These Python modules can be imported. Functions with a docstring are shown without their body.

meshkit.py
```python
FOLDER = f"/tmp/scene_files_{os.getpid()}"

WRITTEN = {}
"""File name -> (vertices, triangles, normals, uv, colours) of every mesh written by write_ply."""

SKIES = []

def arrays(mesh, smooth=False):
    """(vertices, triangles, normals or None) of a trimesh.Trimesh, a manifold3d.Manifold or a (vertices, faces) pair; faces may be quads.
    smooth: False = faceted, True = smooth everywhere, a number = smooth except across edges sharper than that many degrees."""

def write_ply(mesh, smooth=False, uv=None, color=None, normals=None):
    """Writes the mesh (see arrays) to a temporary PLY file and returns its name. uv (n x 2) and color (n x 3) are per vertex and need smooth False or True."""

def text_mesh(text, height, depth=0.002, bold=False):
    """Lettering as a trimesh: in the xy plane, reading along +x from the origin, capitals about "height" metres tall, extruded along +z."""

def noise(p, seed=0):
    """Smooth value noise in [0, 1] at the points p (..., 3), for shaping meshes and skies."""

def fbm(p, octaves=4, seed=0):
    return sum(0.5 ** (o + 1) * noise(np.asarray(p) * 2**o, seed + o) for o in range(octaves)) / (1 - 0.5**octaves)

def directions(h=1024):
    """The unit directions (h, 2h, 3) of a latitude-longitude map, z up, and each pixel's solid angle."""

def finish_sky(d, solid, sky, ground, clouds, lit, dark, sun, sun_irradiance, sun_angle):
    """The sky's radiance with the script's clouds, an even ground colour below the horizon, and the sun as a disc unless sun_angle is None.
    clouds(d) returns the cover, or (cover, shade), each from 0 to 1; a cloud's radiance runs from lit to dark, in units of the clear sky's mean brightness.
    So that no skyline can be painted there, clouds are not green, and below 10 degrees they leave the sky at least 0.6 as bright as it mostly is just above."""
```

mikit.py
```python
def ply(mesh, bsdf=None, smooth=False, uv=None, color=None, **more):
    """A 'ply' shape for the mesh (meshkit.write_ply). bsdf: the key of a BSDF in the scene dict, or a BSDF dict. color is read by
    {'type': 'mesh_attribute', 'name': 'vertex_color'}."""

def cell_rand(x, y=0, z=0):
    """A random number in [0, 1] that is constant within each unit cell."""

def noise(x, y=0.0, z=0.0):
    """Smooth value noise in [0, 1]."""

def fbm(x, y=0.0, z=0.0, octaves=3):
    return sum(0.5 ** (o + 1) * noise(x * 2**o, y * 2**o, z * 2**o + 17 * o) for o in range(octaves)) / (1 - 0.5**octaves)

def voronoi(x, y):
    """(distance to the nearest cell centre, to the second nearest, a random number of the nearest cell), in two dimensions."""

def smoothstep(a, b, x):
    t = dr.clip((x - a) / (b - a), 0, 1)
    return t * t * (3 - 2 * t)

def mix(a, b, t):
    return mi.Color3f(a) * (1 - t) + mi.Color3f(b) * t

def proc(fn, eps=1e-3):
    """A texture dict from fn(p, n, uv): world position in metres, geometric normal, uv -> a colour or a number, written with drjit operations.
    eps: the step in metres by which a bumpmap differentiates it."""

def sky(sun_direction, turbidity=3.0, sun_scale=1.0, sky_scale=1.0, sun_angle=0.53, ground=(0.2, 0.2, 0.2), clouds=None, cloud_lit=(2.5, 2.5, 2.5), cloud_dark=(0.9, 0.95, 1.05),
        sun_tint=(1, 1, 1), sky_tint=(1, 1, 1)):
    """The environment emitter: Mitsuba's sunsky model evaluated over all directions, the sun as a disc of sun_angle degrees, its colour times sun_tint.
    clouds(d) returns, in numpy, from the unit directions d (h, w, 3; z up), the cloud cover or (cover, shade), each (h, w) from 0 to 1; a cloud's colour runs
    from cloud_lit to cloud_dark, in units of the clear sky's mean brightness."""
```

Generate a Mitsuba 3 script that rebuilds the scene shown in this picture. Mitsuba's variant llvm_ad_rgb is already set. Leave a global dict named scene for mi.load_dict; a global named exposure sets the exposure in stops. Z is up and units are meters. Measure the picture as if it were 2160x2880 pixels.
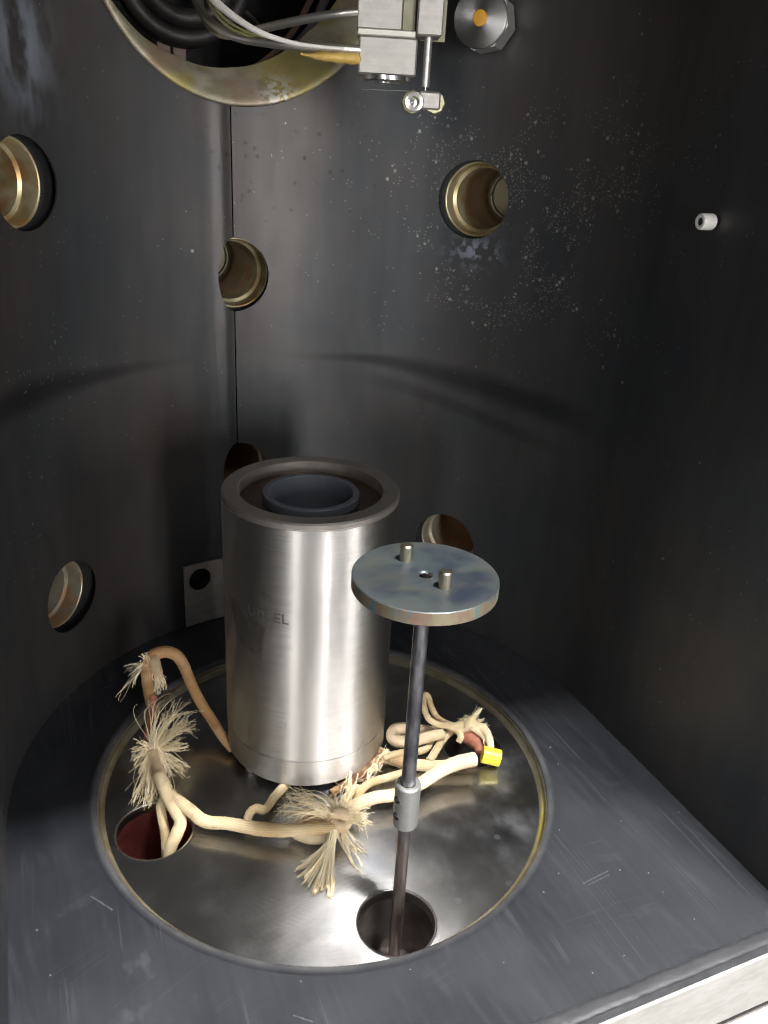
import math, random
import numpy as np, trimesh, drjit as dr, mitsuba as mi, mikit, manifold3d as m3
import shapely.geometry as sg
from mikit import proc, noise, fbm, voronoi, cell_rand, smoothstep, mix
T = mi.ScalarTransform4f
scene, labels = {}, {}
exposure = 0.2

# ------------------------------------------------------------------ camera
EYE = np.array([-0.2464, -0.6557, 0.6])
FWD = np.array([0.37379, 0.83320, -0.40751]); UPV = np.array([0.11396, 0.39478, 0.91168])
scene['camera'] = dict(type='perspective', fov=49.81, fov_axis='x', near_clip=0.02, far_clip=30.0,
                       to_world=T().look_at(origin=EYE.tolist(), target=(EYE + FWD).tolist(), up=UPV.tolist()))

# ------------------------------------------------------------------ light: the room in front of the open chamber
def unit3(v): return (v / np.linalg.norm(v)).tolist()
def lamp(key, x, y, z, sx, sy, power, tilt=(0, 0, -1), col=(1.0, 0.97, 0.93)):
    o = np.array([x, y, z], float); d = np.array(tilt, float); up = [1, 0, 0] if abs(d[2]) > .9 else unit3(np.cross(d, [0, 0, 1]))
    scene[key] = dict(type='rectangle', to_world=T().look_at(origin=o.tolist(), target=(o + d).tolist(), up=up) @ T().scale([sy, sx, 1]),
                      bsdf={'type': 'diffuse', 'reflectance': {'type': 'rgb', 'value': .7}},
                      emitter=dict(type='area', radiance={'type': 'rgb', 'value': [power * c for c in col]}))
    labels[key] = dict(label='bright %s out of view in front of the chamber' % key.rstrip('_012').replace('_', ' '), category=key.split('_')[1], group='%ss' % key.rstrip('_012').replace('_', ' '))
lamp('ceiling_lamp', 0.37, -0.74, 2.20, 0.15, 0.05, 1350)
lamp('ceiling_lamp_001', 0.15, -2.40, 2.25, 0.30, 0.30, 13)
lamp('added_panel', 0.24, -3.20, 0.42, 0.19, 0.62, 32, (0, 1, 0))  # added glowing panels, unseen, standing in for bright low parts of the room
lamp('added_panel_001', 1.95, -2.75, 0.5, 0.36, 0.70, 9, (-.58, .81, 0))
lamp('added_panel_002', -1.90, -2.60, 0.5, 0.18, 0.70, 12, (.58, .81, 0))
scene['room_light'] = dict(type='constant', radiance={'type': 'rgb', 'value': [.27, .267, .26]})

labels['ceiling_lamp']['label'] = 'small bright ceiling lamp right above the opening of the chamber'
labels['ceiling_lamp_001']['label'] = 'square dimmer ceiling lamp further back in the room'

# ------------------------------------------------------------------ dimensions
WR, FY = 0.3154, -0.349            # radius of the half round wall, y of the door opening
RX, RY, RR = -0.0079, -0.0153, 0.2305   # recess in the floor
PZ = -0.012                        # level of the sunken plate
CX, CY, CR, CH = -0.0103, 0.0452, 0.0857, 0.2935   # the metal cylinder
SX, SY = -0.002, -0.190            # the shaft
TOP = 1.02
PI = math.pi
rng = np.random.default_rng(7)

# ------------------------------------------------------------------ mesh helpers
def cat(ms):
    vs, fs, us, k = [], [], [], 0
    for m in ms:
        vs.append(m[0]); fs.append(np.asarray(m[1]) + k); us.append(m[2] if len(m) > 2 else np.zeros((len(m[0]), 2))); k += len(m[0])
    return np.vstack(vs), np.vstack(fs), np.vstack(us)
def lathe(polys, n=96, a0=0.0, a1=2 * PI):
    """polys: polylines [(r, z), ...]; sharp between polylines, smooth inside one. uv = (length along the profile, angle)."""
    out = []
    for p in polys:
        p = np.array(p, float); m = len(p)
        l = np.r_[0, np.cumsum(np.hypot(*np.diff(p, axis=0).T))]
        t = np.linspace(a0, a1, n + 1)
        v = np.stack([np.outer(np.cos(t), p[:, 0]), np.outer(np.sin(t), p[:, 0]), np.tile(p[:, 1], (n + 1, 1))], -1).reshape(-1, 3)
        uv = np.stack([np.tile(l, (n + 1, 1)), np.repeat(t[:, None], m, 1)], -1).reshape(-1, 2)
        i, j = np.meshgrid(np.arange(n), np.arange(m - 1), indexing='ij'); a = (i * m + j).ravel()
        out.append((v, np.vstack([np.c_[a, a + m, a + m + 1], np.c_[a, a + m + 1, a + 1]]), uv))
    return cat(out)
def rect(r0, r1, z0, z1, c=0.0008):
    """Closed ring or rod profile with small chamfers (r0 = 0: solid)."""
    P = [[(r1, z0 + c), (r1, z1 - c)], [(r1, z1 - c), (r1 - c, z1)], [(r1 - c, z1), (max(r0 + (c if r0 > 0 else 0), 0), z1)]]
    if r0 > 0: P += [[(r0 + c, z1), (r0, z1 - c)], [(r0, z1 - c), (r0, z0 + c)], [(r0, z0 + c), (r0 + c, z0)]]
    return P + [[(max(r0 + (c if r0 > 0 else 0), 0), z0), (r1 - c, z0)], [(r1 - c, z0), (r1, z0 + c)]]
def move(m, x=0, y=0, z=0): return (m[0] + np.array([x, y, z]), *m[1:])
def frame(m, o, ex, ey, ez):
    R = np.stack([ex, ey, ez], 0).astype(float)
    return (m[0] @ R + np.array(o, float), *m[1:])
def unit(v): v = np.array(v, float); return v / np.linalg.norm(v)
def along(m, o, d):
    """Turns a lathe mesh (axis z) so that its axis points along d, from o."""
    d = unit(d); a = unit(np.cross([0, 0, 1], d)) if abs(d[2]) < .99 else np.array([1., 0, 0])
    return frame(m, o, a, np.cross(d, a), d)
def spline(P, step):
    P = np.array(P, float); P = np.vstack([2 * P[0] - P[1], P, 2 * P[-1] - P[-2]]); out = []
    for k in range(1, len(P) - 2):
        a, b, c, d = P[k - 1:k + 3]; n = max(2, int(np.linalg.norm(c - b) / step))
        t = (np.arange(n) / n)[:, None]
        out.append(.5 * (2 * b + (c - a) * t + (2 * a - 5 * b + 4 * c - d) * t ** 2 + (3 * b - a - 3 * c + d) * t ** 3))
    return np.vstack(out + [P[-2:-1]])
def tube(P, r, sides=14, step=.002, flat=1.0, caps=True, raw=False):
    P = np.array(P, float) if raw else spline(P, step)
    n = len(P); r = np.interp(np.linspace(0, 1, n), np.linspace(0, 1, len(np.atleast_1d(r))), np.atleast_1d(r))
    t = np.gradient(P, axis=0); t /= np.linalg.norm(t, axis=1)[:, None] + 1e-12
    a = np.cross(t[0], [0, 0, 1]) if abs(t[0, 2]) < .9 else np.cross(t[0], [1, 0, 0])
    A = []
    for k in range(n):
        a = a - t[k] * (a @ t[k]); a /= np.linalg.norm(a) + 1e-12; A.append(a)
    A = np.array(A); B = np.cross(t, A); ph = np.linspace(0, 2 * PI, sides + 1)
    v = P[:, None] + r[:, None, None] * (np.cos(ph)[None, :, None] * A[:, None] + flat * np.sin(ph)[None, :, None] * B[:, None])
    l = np.r_[0, np.cumsum(np.linalg.norm(np.diff(P, axis=0), axis=1))]
    uv = np.stack([np.repeat(l[:, None], sides + 1, 1), np.tile(ph / (2 * PI), (n, 1))], -1).reshape(-1, 2)
    m = sides + 1; i, j = np.meshgrid(np.arange(n - 1), np.arange(sides), indexing='ij'); q = (i * m + j).ravel()
    out = [(v.reshape(-1, 3), np.vstack([np.c_[q, q + 1, q + m + 1], np.c_[q, q + m + 1, q + m]]), uv)]
    if caps:
        for k, s in ((0, -1), (n - 1, 1)):
            c = np.vstack([v[k, :-1], P[k] + s * t[k] * r[k] * .5]); w = np.arange(sides)
            f = np.c_[w, (w + 1) % sides, np.full(sides, sides)]
            out.append((c, f if s > 0 else f[:, ::-1], np.zeros((sides + 1, 2)) + [l[k], .5]))
    return cat(out)
def box(x0, x1, y0, y1, z0, z1, c=.0008):
    """A box with chamfered edges."""
    v = []
    for x in (x0, x1):
        for y in (y0, y1):
            for z in (z0, z1):
                sx, sy, sz = (c if q == lo else -c for q, lo in ((x, x0), (y, y0), (z, z0)))
                v += [(x, y + sy, z + sz), (x + sx, y, z + sz), (x + sx, y + sy, z)]
    h = trimesh.convex.convex_hull(np.array(v)); return np.array(h.vertices), np.array(h.faces)
def mani(m):
    q = m.to_mesh(); return np.array(q.vert_properties[:, :3], float), np.array(q.tri_verts)
def cross(poly):
    return m3.CrossSection([np.array(r.coords)[:-1] for g in getattr(poly, 'geoms', [poly]) for r in [g.exterior, *g.interiors]], m3.FillRule.EvenOdd)
def put(key, mesh, bsdf, smooth=True, label=None, cat_=None, group=None, kind=None, uv=True):
    base, k = key, 0
    while key in scene: k += 1; key = f'{base}_{k:03d}'
    if len(mesh) > 2 and smooth is True and uv: scene[key] = mikit.ply((mesh[0], mesh[1]), bsdf, smooth=True, uv=mesh[2])
    else: scene[key] = mikit.ply((mesh[0], mesh[1]), bsdf, smooth=smooth)
    tag(key, label, cat_, group, kind); return key
def tag(key, label=None, cat_=None, group=None, kind=None):
    d = {a: b for a, b in dict(label=label, category=cat_, group=group, kind=kind).items() if b}
    if d: labels[key] = {**labels.get(key, {}), **d}

# ------------------------------------------------------------------ materials
def rgb(*c): return {'type': 'rgb', 'value': list(c)}
def two(b): return {'type': 'twosided', 'bsdf': b}
def bump(b, fn, scale, eps=4e-4): return {'type': 'bumpmap', 'arbitrary': proc(fn, eps), 'scale': scale, 'bsdf': b}
def prin(col, rough, metal=0.0, **k): return dict(type='principled', base_color=col if isinstance(col, dict) else rgb(*col), roughness=rough, metallic=metal, **k)

def wall_s(p):
    a = dr.atan2(p.x, p.y) * WR
    return dr.select(p.y > 0, a, dr.sign(p.x) * (WR * PI / 2 - p.y))
def gauss(x, y, x0, y0, sx, sy): return dr.exp(-dr.square((x - x0) / sx) - dr.square((y - y0) / sy))
def wall_col(p, n, uv):
    s, z = wall_s(p), p.z
    big = fbm(s * 9 + 3, z * 7, 1.5, 4); fine = fbm(s * 60, z * 22, 4.2, 3)
    streak = fbm(s * 95 + 7, z * 4, 2.2, 3)
    c = mix((.104, .102, .104), (.082, .090, .099), smoothstep(.30, .70, big))
    c = mix(c, (.135, .112, .100), smoothstep(.45, .8, fbm(s * 6 + 11, z * 4 + 5, 8.1, 3)) * .5)
    c = c * .86 * (.90 + .20 * fine) * (.93 + .14 * streak)
    # dark reflection painted into the wall colour as a band
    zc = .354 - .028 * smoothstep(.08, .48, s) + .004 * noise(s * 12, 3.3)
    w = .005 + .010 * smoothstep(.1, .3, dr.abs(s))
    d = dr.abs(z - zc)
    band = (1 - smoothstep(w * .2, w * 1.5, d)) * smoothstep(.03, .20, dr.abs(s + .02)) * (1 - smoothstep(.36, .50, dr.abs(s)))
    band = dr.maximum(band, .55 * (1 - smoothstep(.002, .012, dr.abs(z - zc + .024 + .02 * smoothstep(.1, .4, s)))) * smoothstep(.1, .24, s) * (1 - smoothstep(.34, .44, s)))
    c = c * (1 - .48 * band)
    # spatter
    f1, f2, r = voronoi(s * 120, z * 120)
    dens = gauss(s, z, .34, .56, .13, .08) * .80 + gauss(s, z, .33, .47, .12, .07) * .55 + gauss(s, z, -.32, .40, .10, .14) * .10 + .012
    dens = dens * smoothstep(.44, .66, fbm(s * 30, z * 30, 5.5, 3)) * 2.1
    sz = .09 + .30 * dr.square(cell_rand(r * 9973, 3, 1)); dot = (1 - smoothstep(sz * .4, sz, f1 + .16 * fbm(s * 500, z * 500, 1, 2) - .04)) * dr.select(r > 1 - dens, 1.0, 0.0) * noise(s * 130, z * 130)
    g1, g2, q = voronoi(s * 300 + 5, z * 300)
    dot2 = (1 - smoothstep(.12, .34, g1)) * dr.select(q > 1 - .5 * dens, 1.0, 0.0)
    c = mix(c, (.48, .465, .43), dr.clip(dot * .8 + dot2 * .28, 0, 1))
    # bluish white bloom above the left port and below the right port
    m = 1.3 * gauss(s, z, -.250, .665, .030, .050) * smoothstep(.34, .62, fbm(s * 60, z * 34, 3.7, 4)) + .9 * gauss(s, z, .268, .492, .026, .014) * smoothstep(.46, .62, fbm(s * 150, z * 150, 9.7, 3))
    c = mix(c, (.36, .40, .48), dr.clip(m, 0, 1) * .8)
    # dark pitting in the middle
    h1, h2, w_ = voronoi(s * 75 + 2, z * 75)
    pit = (1 - smoothstep(.06, .24, h1 + .3 * (fbm(s * 420, z * 420, 6, 3) - .4))) * dr.select(w_ > .82, 1.0, 0.0) * gauss(s, z, .05, .57, .09, .06)
    return mi.Color3f(c * (1 - .5 * pit))
def wall_rough(p, n, uv):
    s = wall_s(p); return .45 + .07 * fbm(s * 14, p.z * 9, 3.1, 3) + .04 * fbm(s * 120, p.z * 20, 1.1, 2)
def wall_bump(p, n, uv):
    s = wall_s(p); return fbm(s * 300, p.z * 160, 0, 3) + .5 * fbm(s * 30, p.z * 20, 5, 2)
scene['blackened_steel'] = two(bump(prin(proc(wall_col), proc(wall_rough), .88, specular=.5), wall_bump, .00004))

def seg(p, ax, ay, bx, by, w):
    dx, dy = bx - ax, by - ay; L2 = dx * dx + dy * dy
    t = dr.clip(((p.x - ax) * dx + (p.y - ay) * dy) / L2, 0, 1)
    d = dr.sqrt(dr.square(p.x - ax - t * dx) + dr.square(p.y - ay - t * dy))
    return (1 - smoothstep(w * .4, w, d)) * (.35 + .65 * noise(t * 23 + ax * 90, 1.7))
SCR = [(.16, -.236, .19, -.232, .0009), (.163, -.239, .188, -.236, .0007), (-.25, -.10, -.235, -.12, .0010), (-.12, -.262, -.108, -.272, .0009), (-.305, -.245, -.300, -.262, .0012), (.155, -.17, .163, -.164, .0006)]
def floor_col(p, n, uv):
    big = fbm(p.x * 11, p.y * 9, 2.2, 4); brush = fbm(p.x * 260, p.y * 9, 1.3, 3); cl = fbm(p.x * 34, p.y * 26, 7.7, 4)
    c = mix((.027, .030, .037), (.046, .049, .057), smoothstep(.32, .68, big)) * (.88 + .24 * brush) * (.82 + .36 * cl)
    s = 0.0
    for a in SCR: s = dr.maximum(s, seg(p, *a))
    f1, f2, r = voronoi(p.x * 95, p.y * 95)
    dot = (1 - smoothstep(.04, .05 + .10 * noise(p.x * 60, p.y * 60), f1)) * dr.select(r > .975, 1.0, 0.0)
    rub = smoothstep(.50, .72, fbm((p.x + .15 * p.y) * 150, p.y * 22, 8.2, 4)) * smoothstep(.35, .65, fbm(p.x * 13 + 7, p.y * 13, 1.4, 3))
    arcs = (1 - smoothstep(.010, .045, dr.abs(noise(dr.sqrt(dr.square(p.x - .1) + dr.square(p.y + .9)) * 130, dr.atan2(p.x - .1, p.y + .9) * 3) - .5))) * smoothstep(.52, .7, fbm(p.x * 30 + 3, p.y * 30, 6, 2))
    hair = (1 - smoothstep(.02, .06, dr.abs(noise(p.x * 240 + 2 * noise(p.y * 6, 2), p.y * 3.0) - .5))) * smoothstep(.55, .75, fbm(p.x * 40, p.y * 14, 3, 2))
    scuff = smoothstep(.60, .80, fbm(p.x * 70, p.y * 45, 11.3, 4)) * smoothstep(.5, .7, fbm(p.x * 9 + 4, p.y * 9, 4.4, 2))
    return mi.Color3f(mix(c, (.32, .33, .34), dr.clip(s * .30 + dot * .6 + hair * .09 + scuff * .12 + rub * .035 + arcs * .025, 0, 1)))
def floor_rough(p, n, uv): return .36 + .16 * fbm(p.x * 20, p.y * 16, 5.5, 3) + .06 * fbm(p.x * 260, p.y * 8, 1.1, 2)
scene['floor_steel'] = two(bump(prin(proc(floor_col), proc(floor_rough), .45, specular=.5), lambda p, n, uv: fbm(p.x * 420, p.y * 14, 1.3, 3) + .4 * fbm(p.x * 50, p.y * 50, 4, 2), .0002))

def edge_col(p, n, uv):
    rr = dr.sqrt(dr.square(p.x - RX) + dr.square(p.y - RY)); w = smoothstep(RR + .0066, RR + .001, rr)
    return mi.Color3f(mix(floor_col(p, n, uv), mix((.060, .063, .070), (.15, .153, .162), fbm(p.x * 60, p.y * 60, 2, 4)), w))
scene['worn_sheen_edge'] = two(prin(proc(edge_col), proc(lambda p, n, uv: .36 + .14 * fbm(p.x * 90, p.y * 90, 3, 3)), .5))  # paler towards the recess: wear, plus the sheen of the bevel painted in
def plate_col(p, n, uv):
    x, y = p.x - RX, p.y - RY; rr = dr.sqrt(x * x + y * y)
    sm = fbm(p.x * 26 + 3 * noise(p.x * 9, p.y * 9), p.y * 26, 6.1, 4)
    ring = fbm(rr * 900, 2.2, 1, 2)
    c = mix((.30, .295, .29), (.44, .44, .44), smoothstep(.3, .7, sm)) * (.97 + .06 * ring)
    return mi.Color3f(mix(c, (.22, .24, .29), smoothstep(.5, .75, fbm(p.x * 14 + 9, p.y * 14, 2.7, 3)) * .6))
def plate_rough(p, n, uv):
    x, y = p.x - RX, p.y - RY; rr = dr.sqrt(x * x + y * y)
    sm = fbm(p.x * 22 + 4 * noise(p.x * 7, p.y * 7), p.y * 30, 3.3, 4); return .17 + .22 * smoothstep(.42, .78, sm) + .015 * fbm(rr * 500, 1.1, 1, 2)
def cond(col, au, av): return dict(type='roughconductor', material='none', distribution='ggx', specular_reflectance=col, alpha_u=au, alpha_v=av)
def plate_dust(p, n, uv):
    c = fbm(p.x * 34 + 2, p.y * 26, 6.6, 5); w = fbm((p.x + .7 * p.y) * 70, (p.y - .7 * p.x) * 20, 2.6, 4)
    f1, f2, r = voronoi(p.x * 42, p.y * 42)
    spot = (1 - smoothstep(.10, .17, f1)) * dr.select(r > .93, 1.0, 0.0)
    return .02 + (.30 * smoothstep(.42, .75, c) * (.4 + w) + .25 * spot) * smoothstep(-.10, .10, p.x - .3 * p.y - .02) + .10 * smoothstep(.5, .8, c)
scene['turned_plate_steel'] = two({'type': 'blendbsdf', 'weight': proc(lambda p, n, uv: dr.clip(plate_rough(p, n, uv) * 1.1 + .12, 0, 1)), 'a': cond(proc(plate_col), .045, .03),
    'b': {'type': 'blendbsdf', 'weight': proc(plate_dust), 'a': cond(proc(lambda p, n, uv: plate_col(p, n, uv) * 1.9), .50, .12), 'b': {'type': 'diffuse', 'reflectance': rgb(.30, .31, .33)}}})

def cyl_col(p, n, uv):
    a = dr.atan2(p.y - CY, p.x - CX)
    br = fbm(a * 5, p.z * 900, 1.1, 3); big = fbm(a * 2.4 + 9, p.z * 14, 3.3, 3)
    c = mix((.67, .645, .615), (.80, .785, .76), br) * (.86 + .28 * big)
    c = mix(c, (.34, .24, .19), smoothstep(.55, .8, fbm(a * 3, p.z * 18, 8.8, 3)) * .5 * smoothstep(.16, .02, p.z))
    return mi.Color3f(c * (1 - .18 * smoothstep(.68, .8, fbm(a * 14, p.z * 60, 2.8, 4))))
def cyl_rough(p, n, uv):
    a = dr.atan2(p.y - CY, p.x - CX); return .30 + .10 * fbm(a * 4, p.z * 700, 2.1, 3) + .06 * fbm(a * 6, p.z * 30, 1, 2)
scene['brushed_steel'] = two({'type': 'blendbsdf', 'weight': .40, 'a': cond(proc(cyl_col), proc(lambda p, n, uv: .44 + .2 * (cyl_rough(p, n, uv) - .3)), proc(lambda p, n, uv: .04 + .30 * (cyl_rough(p, n, uv) - .28))), 'b': cond(proc(cyl_col), .5, .16)})
scene['brushed_steel_etched'] = two(prin((.22, .215, .205), .50, 1.0))
scene['brushed_steel_dark'] = two(prin((.19, .175, .155), .50, 1.0))
scene['steel_top'] = two(prin(proc(lambda p, n, uv: mix((.35, .315, .285), (.49, .46, .43), fbm(p.x * 60, p.y * 60, p.z * 40, 4))), .44, .9))
scene['burnt_steel'] = two(prin(proc(lambda p, n, uv: mix((.075, .055, .043), (.16, .12, .095), fbm(p.x * 40, p.y * 40, p.z * 40, 4))), .36, .9))
scene['graphite'] = two(prin(proc(lambda p, n, uv: mix((.085, .098, .118), (.125, .140, .165), fbm(p.x * 90, p.y * 90, p.z * 60, 4))), .55, .25))

def disc_col(p, n, uv):
    a = fbm((p.x - SX) * 55 + 2 * noise(p.y * 40, p.x * 40), (p.y - SY) * 55, 7.1, 4); b = fbm(p.x * 40 + 4, p.y * 70, p.z * 60 + 2.2, 3)
    c = mix((.048, .066, .098), (.105, .132, .140), smoothstep(.30, .70, a))
    c = mix(c, (.16, .15, .10), smoothstep(.42, .8, b) * .6)
    e = smoothstep(.038, .054, dr.sqrt(dr.square(p.x - SX) + dr.square(p.y - SY)))
    c = mix(c, (.17, .18, .17), e * .4)
    side = smoothstep(.05, .0, dr.abs(n.z))
    t = dr.atan2(p.y - SY, p.x - SX)
    f = fbm(t * 9, p.z * 60, 3.9, 3)
    cs = mix((.34, .31, .21), (.36, .25, .19), smoothstep(.5, .62, f)); cs = mix(cs, (.20, .30, .33), smoothstep(.56, .7, fbm(t * 7 + 5, 1.7, p.z * 50, 3)))
    return mi.Color3f(mix(c, cs, side))
scene['tempered_steel'] = two(prin(proc(disc_col), proc(lambda p, n, uv: .34 + .14 * fbm(p.x * 80, p.y * 80, p.z * 80, 3)), .78))
scene['pin_steel'] = two(prin((.52, .47, .36), .30, 1.0))
def rod_col(p, n, uv):
    g = fbm(p.x * 200, p.y * 200, p.z * 55, 4)
    c = mix((.19, .185, .205), (.36, .355, .375), smoothstep(.3, .7, g))
    lo = smoothstep(.09, .05, p.z)
    return mi.Color3f(mix(c, mix((.25, .17, .15), (.46, .42, .39), g), lo))
scene['rod_steel'] = two(prin(proc(rod_col), proc(lambda p, n, uv: .28 + .2 * fbm(p.x * 300, p.y * 300, p.z * 140, 3)), .95))
scene['aluminium'] = two(prin(proc(lambda p, n, uv: mix((.50, .50, .49), (.60, .60, .585), fbm(p.x * 300, p.y * 300, p.z * 300, 3))), .42, .85))
scene['dark_steel'] = two(prin((.10, .10, .105), .35, .9))
scene['bright_steel'] = two(prin((.62, .61, .60), .22, 1.0))
def gold_col(p, n, uv):
    a = fbm(p.x * 30, p.y * 30, p.z * 50, 4)
    c = mix((.42, .37, .23), (.62, .58, .45), smoothstep(.3, .65, a))
    return mi.Color3f(mix(c, (.24, .12, .05), smoothstep(.58, .78, fbm(p.x * 24 + 8, p.y * 24, p.z * 34, 3)) * .8))
scene['yellowed_metal'] = two(prin(proc(gold_col), .24, .9))
def port_col(p, n, uv):
    a = fbm(p.x * 45, p.y * 45, p.z * 45, 3); d = uv.x
    c = mix((.44, .36, .18), (.66, .59, .39), smoothstep(.3, .7, a)); c = mix(c * .88, (.34, .33, .27), smoothstep(.30, .22, p.z) * .8); c = mix(c, (.40, .17, .05), smoothstep(.50, .70, fbm(p.x * 34 + 9, p.y * 34, p.z * 34, 3)) * .55)
    c = mix(c, (.62, .24, .07), smoothstep(.007, .003, dr.abs(d - .036 - .01 * noise(p.x * 60, p.z * 60))))
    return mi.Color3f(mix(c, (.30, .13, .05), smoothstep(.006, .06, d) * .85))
scene['port_metal'] = two(prin(proc(port_col), .30, .62))
scene['port_end'] = two(prin((.13, .125, .08), .4, .4))
def lip_col(p, n, uv):
    a = fbm(p.x * 40, p.y * 40, p.z * 60, 4); b = fbm(p.x * 24 + 5, p.z * 30, 3.1, 3)
    c = mix((.42, .38, .26), (.62, .57, .45), smoothstep(.3, .7, a))
    c = mix(c, (.50, .41, .12), smoothstep(.47, .66, b) * .8); c = mix(c, (.40, .28, .20), smoothstep(.50, .68, fbm(p.x * 26, p.z * 30, 9.1, 3)) * .6)
    m = gauss(p.x, p.z, .034, .640, .017, .016) * smoothstep(.40, .58, fbm(p.x * 190, p.y * 190, p.z * 190, 3))
    return mi.Color3f(mix(c, (.80, .77, .70), dr.clip(m * 1.4, 0, 1)))
scene['stained_lip'] = two(prin(proc(lip_col), .5, .3))
def cord_col(p, n, uv):
    st = dr.abs(dr.sin(uv.y * 2 * PI * 9 + .8 * dr.sin(uv.x * 60))); br = dr.sin(uv.x * 2 * PI / .0022 + uv.y * 2 * PI * 4) * .5 + .5
    a = fbm(p.x * 45, p.y * 45, p.z * 45, 3)
    c = mix((.52, .38, .20), (.70, .58, .37), smoothstep(.3, .68, a))
    c = mix(c, (.40, .25, .13), smoothstep(.55, .78, fbm(p.x * 95 + 3, p.y * 95, p.z * 95, 3)) * .55)
    return mi.Color3f(c * (.66 + .28 * st + .12 * br))
def cord_bump(p, n, uv): return dr.abs(dr.sin(uv.y * PI * 18)) + .5 * dr.sin(uv.x * 2 * PI / .0024 + uv.y * 2 * PI * 4)
scene['cord_sleeve'] = two(bump(prin(proc(cord_col), .8, sheen=.3), cord_bump, .00035, 2e-4))
scene['cord_pale'] = two(bump(prin(proc(lambda p, n, uv: cord_col(p, n, uv) * .35 + mi.Color3f(.40, .335, .24)), .8, sheen=.3), cord_bump, .0002, 2e-4))
def rust_col(p, n, uv): return mi.Color3f(cord_col(p, n, uv) * mix((.82, .60, .50), (.95, .78, .66), fbm(p.x * 70, p.y * 70, p.z * 70, 3)))
scene['cord_rusty'] = two(bump(prin(proc(rust_col), .8, sheen=.2), cord_bump, .00035, 2e-4))
scene['charred_braid'] = two(bump(prin(proc(lambda p, n, uv: mix((.15, .075, .04), (.46, .30, .16), smoothstep(.35, .7, fbm(p.x * 150, p.y * 150, p.z * 150, 3)))), .85), cord_bump, .0005, 2e-4))
scene['fibre'] = two(prin(proc(lambda p, n, uv: mix((.80, .67, .42), (.94, .87, .67), fbm(p.x * 160, p.y * 160, p.z * 160, 3))), .6, sheen=.4))
scene['fibre_brown'] = two(prin(proc(lambda p, n, uv: mix((.40, .27, .15), (.66, .53, .36), fbm(p.x * 160, p.y * 160, p.z * 160, 3))), .7))
scene['copper'] = two(prin((.62, .27, .16), .38, .8))
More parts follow.
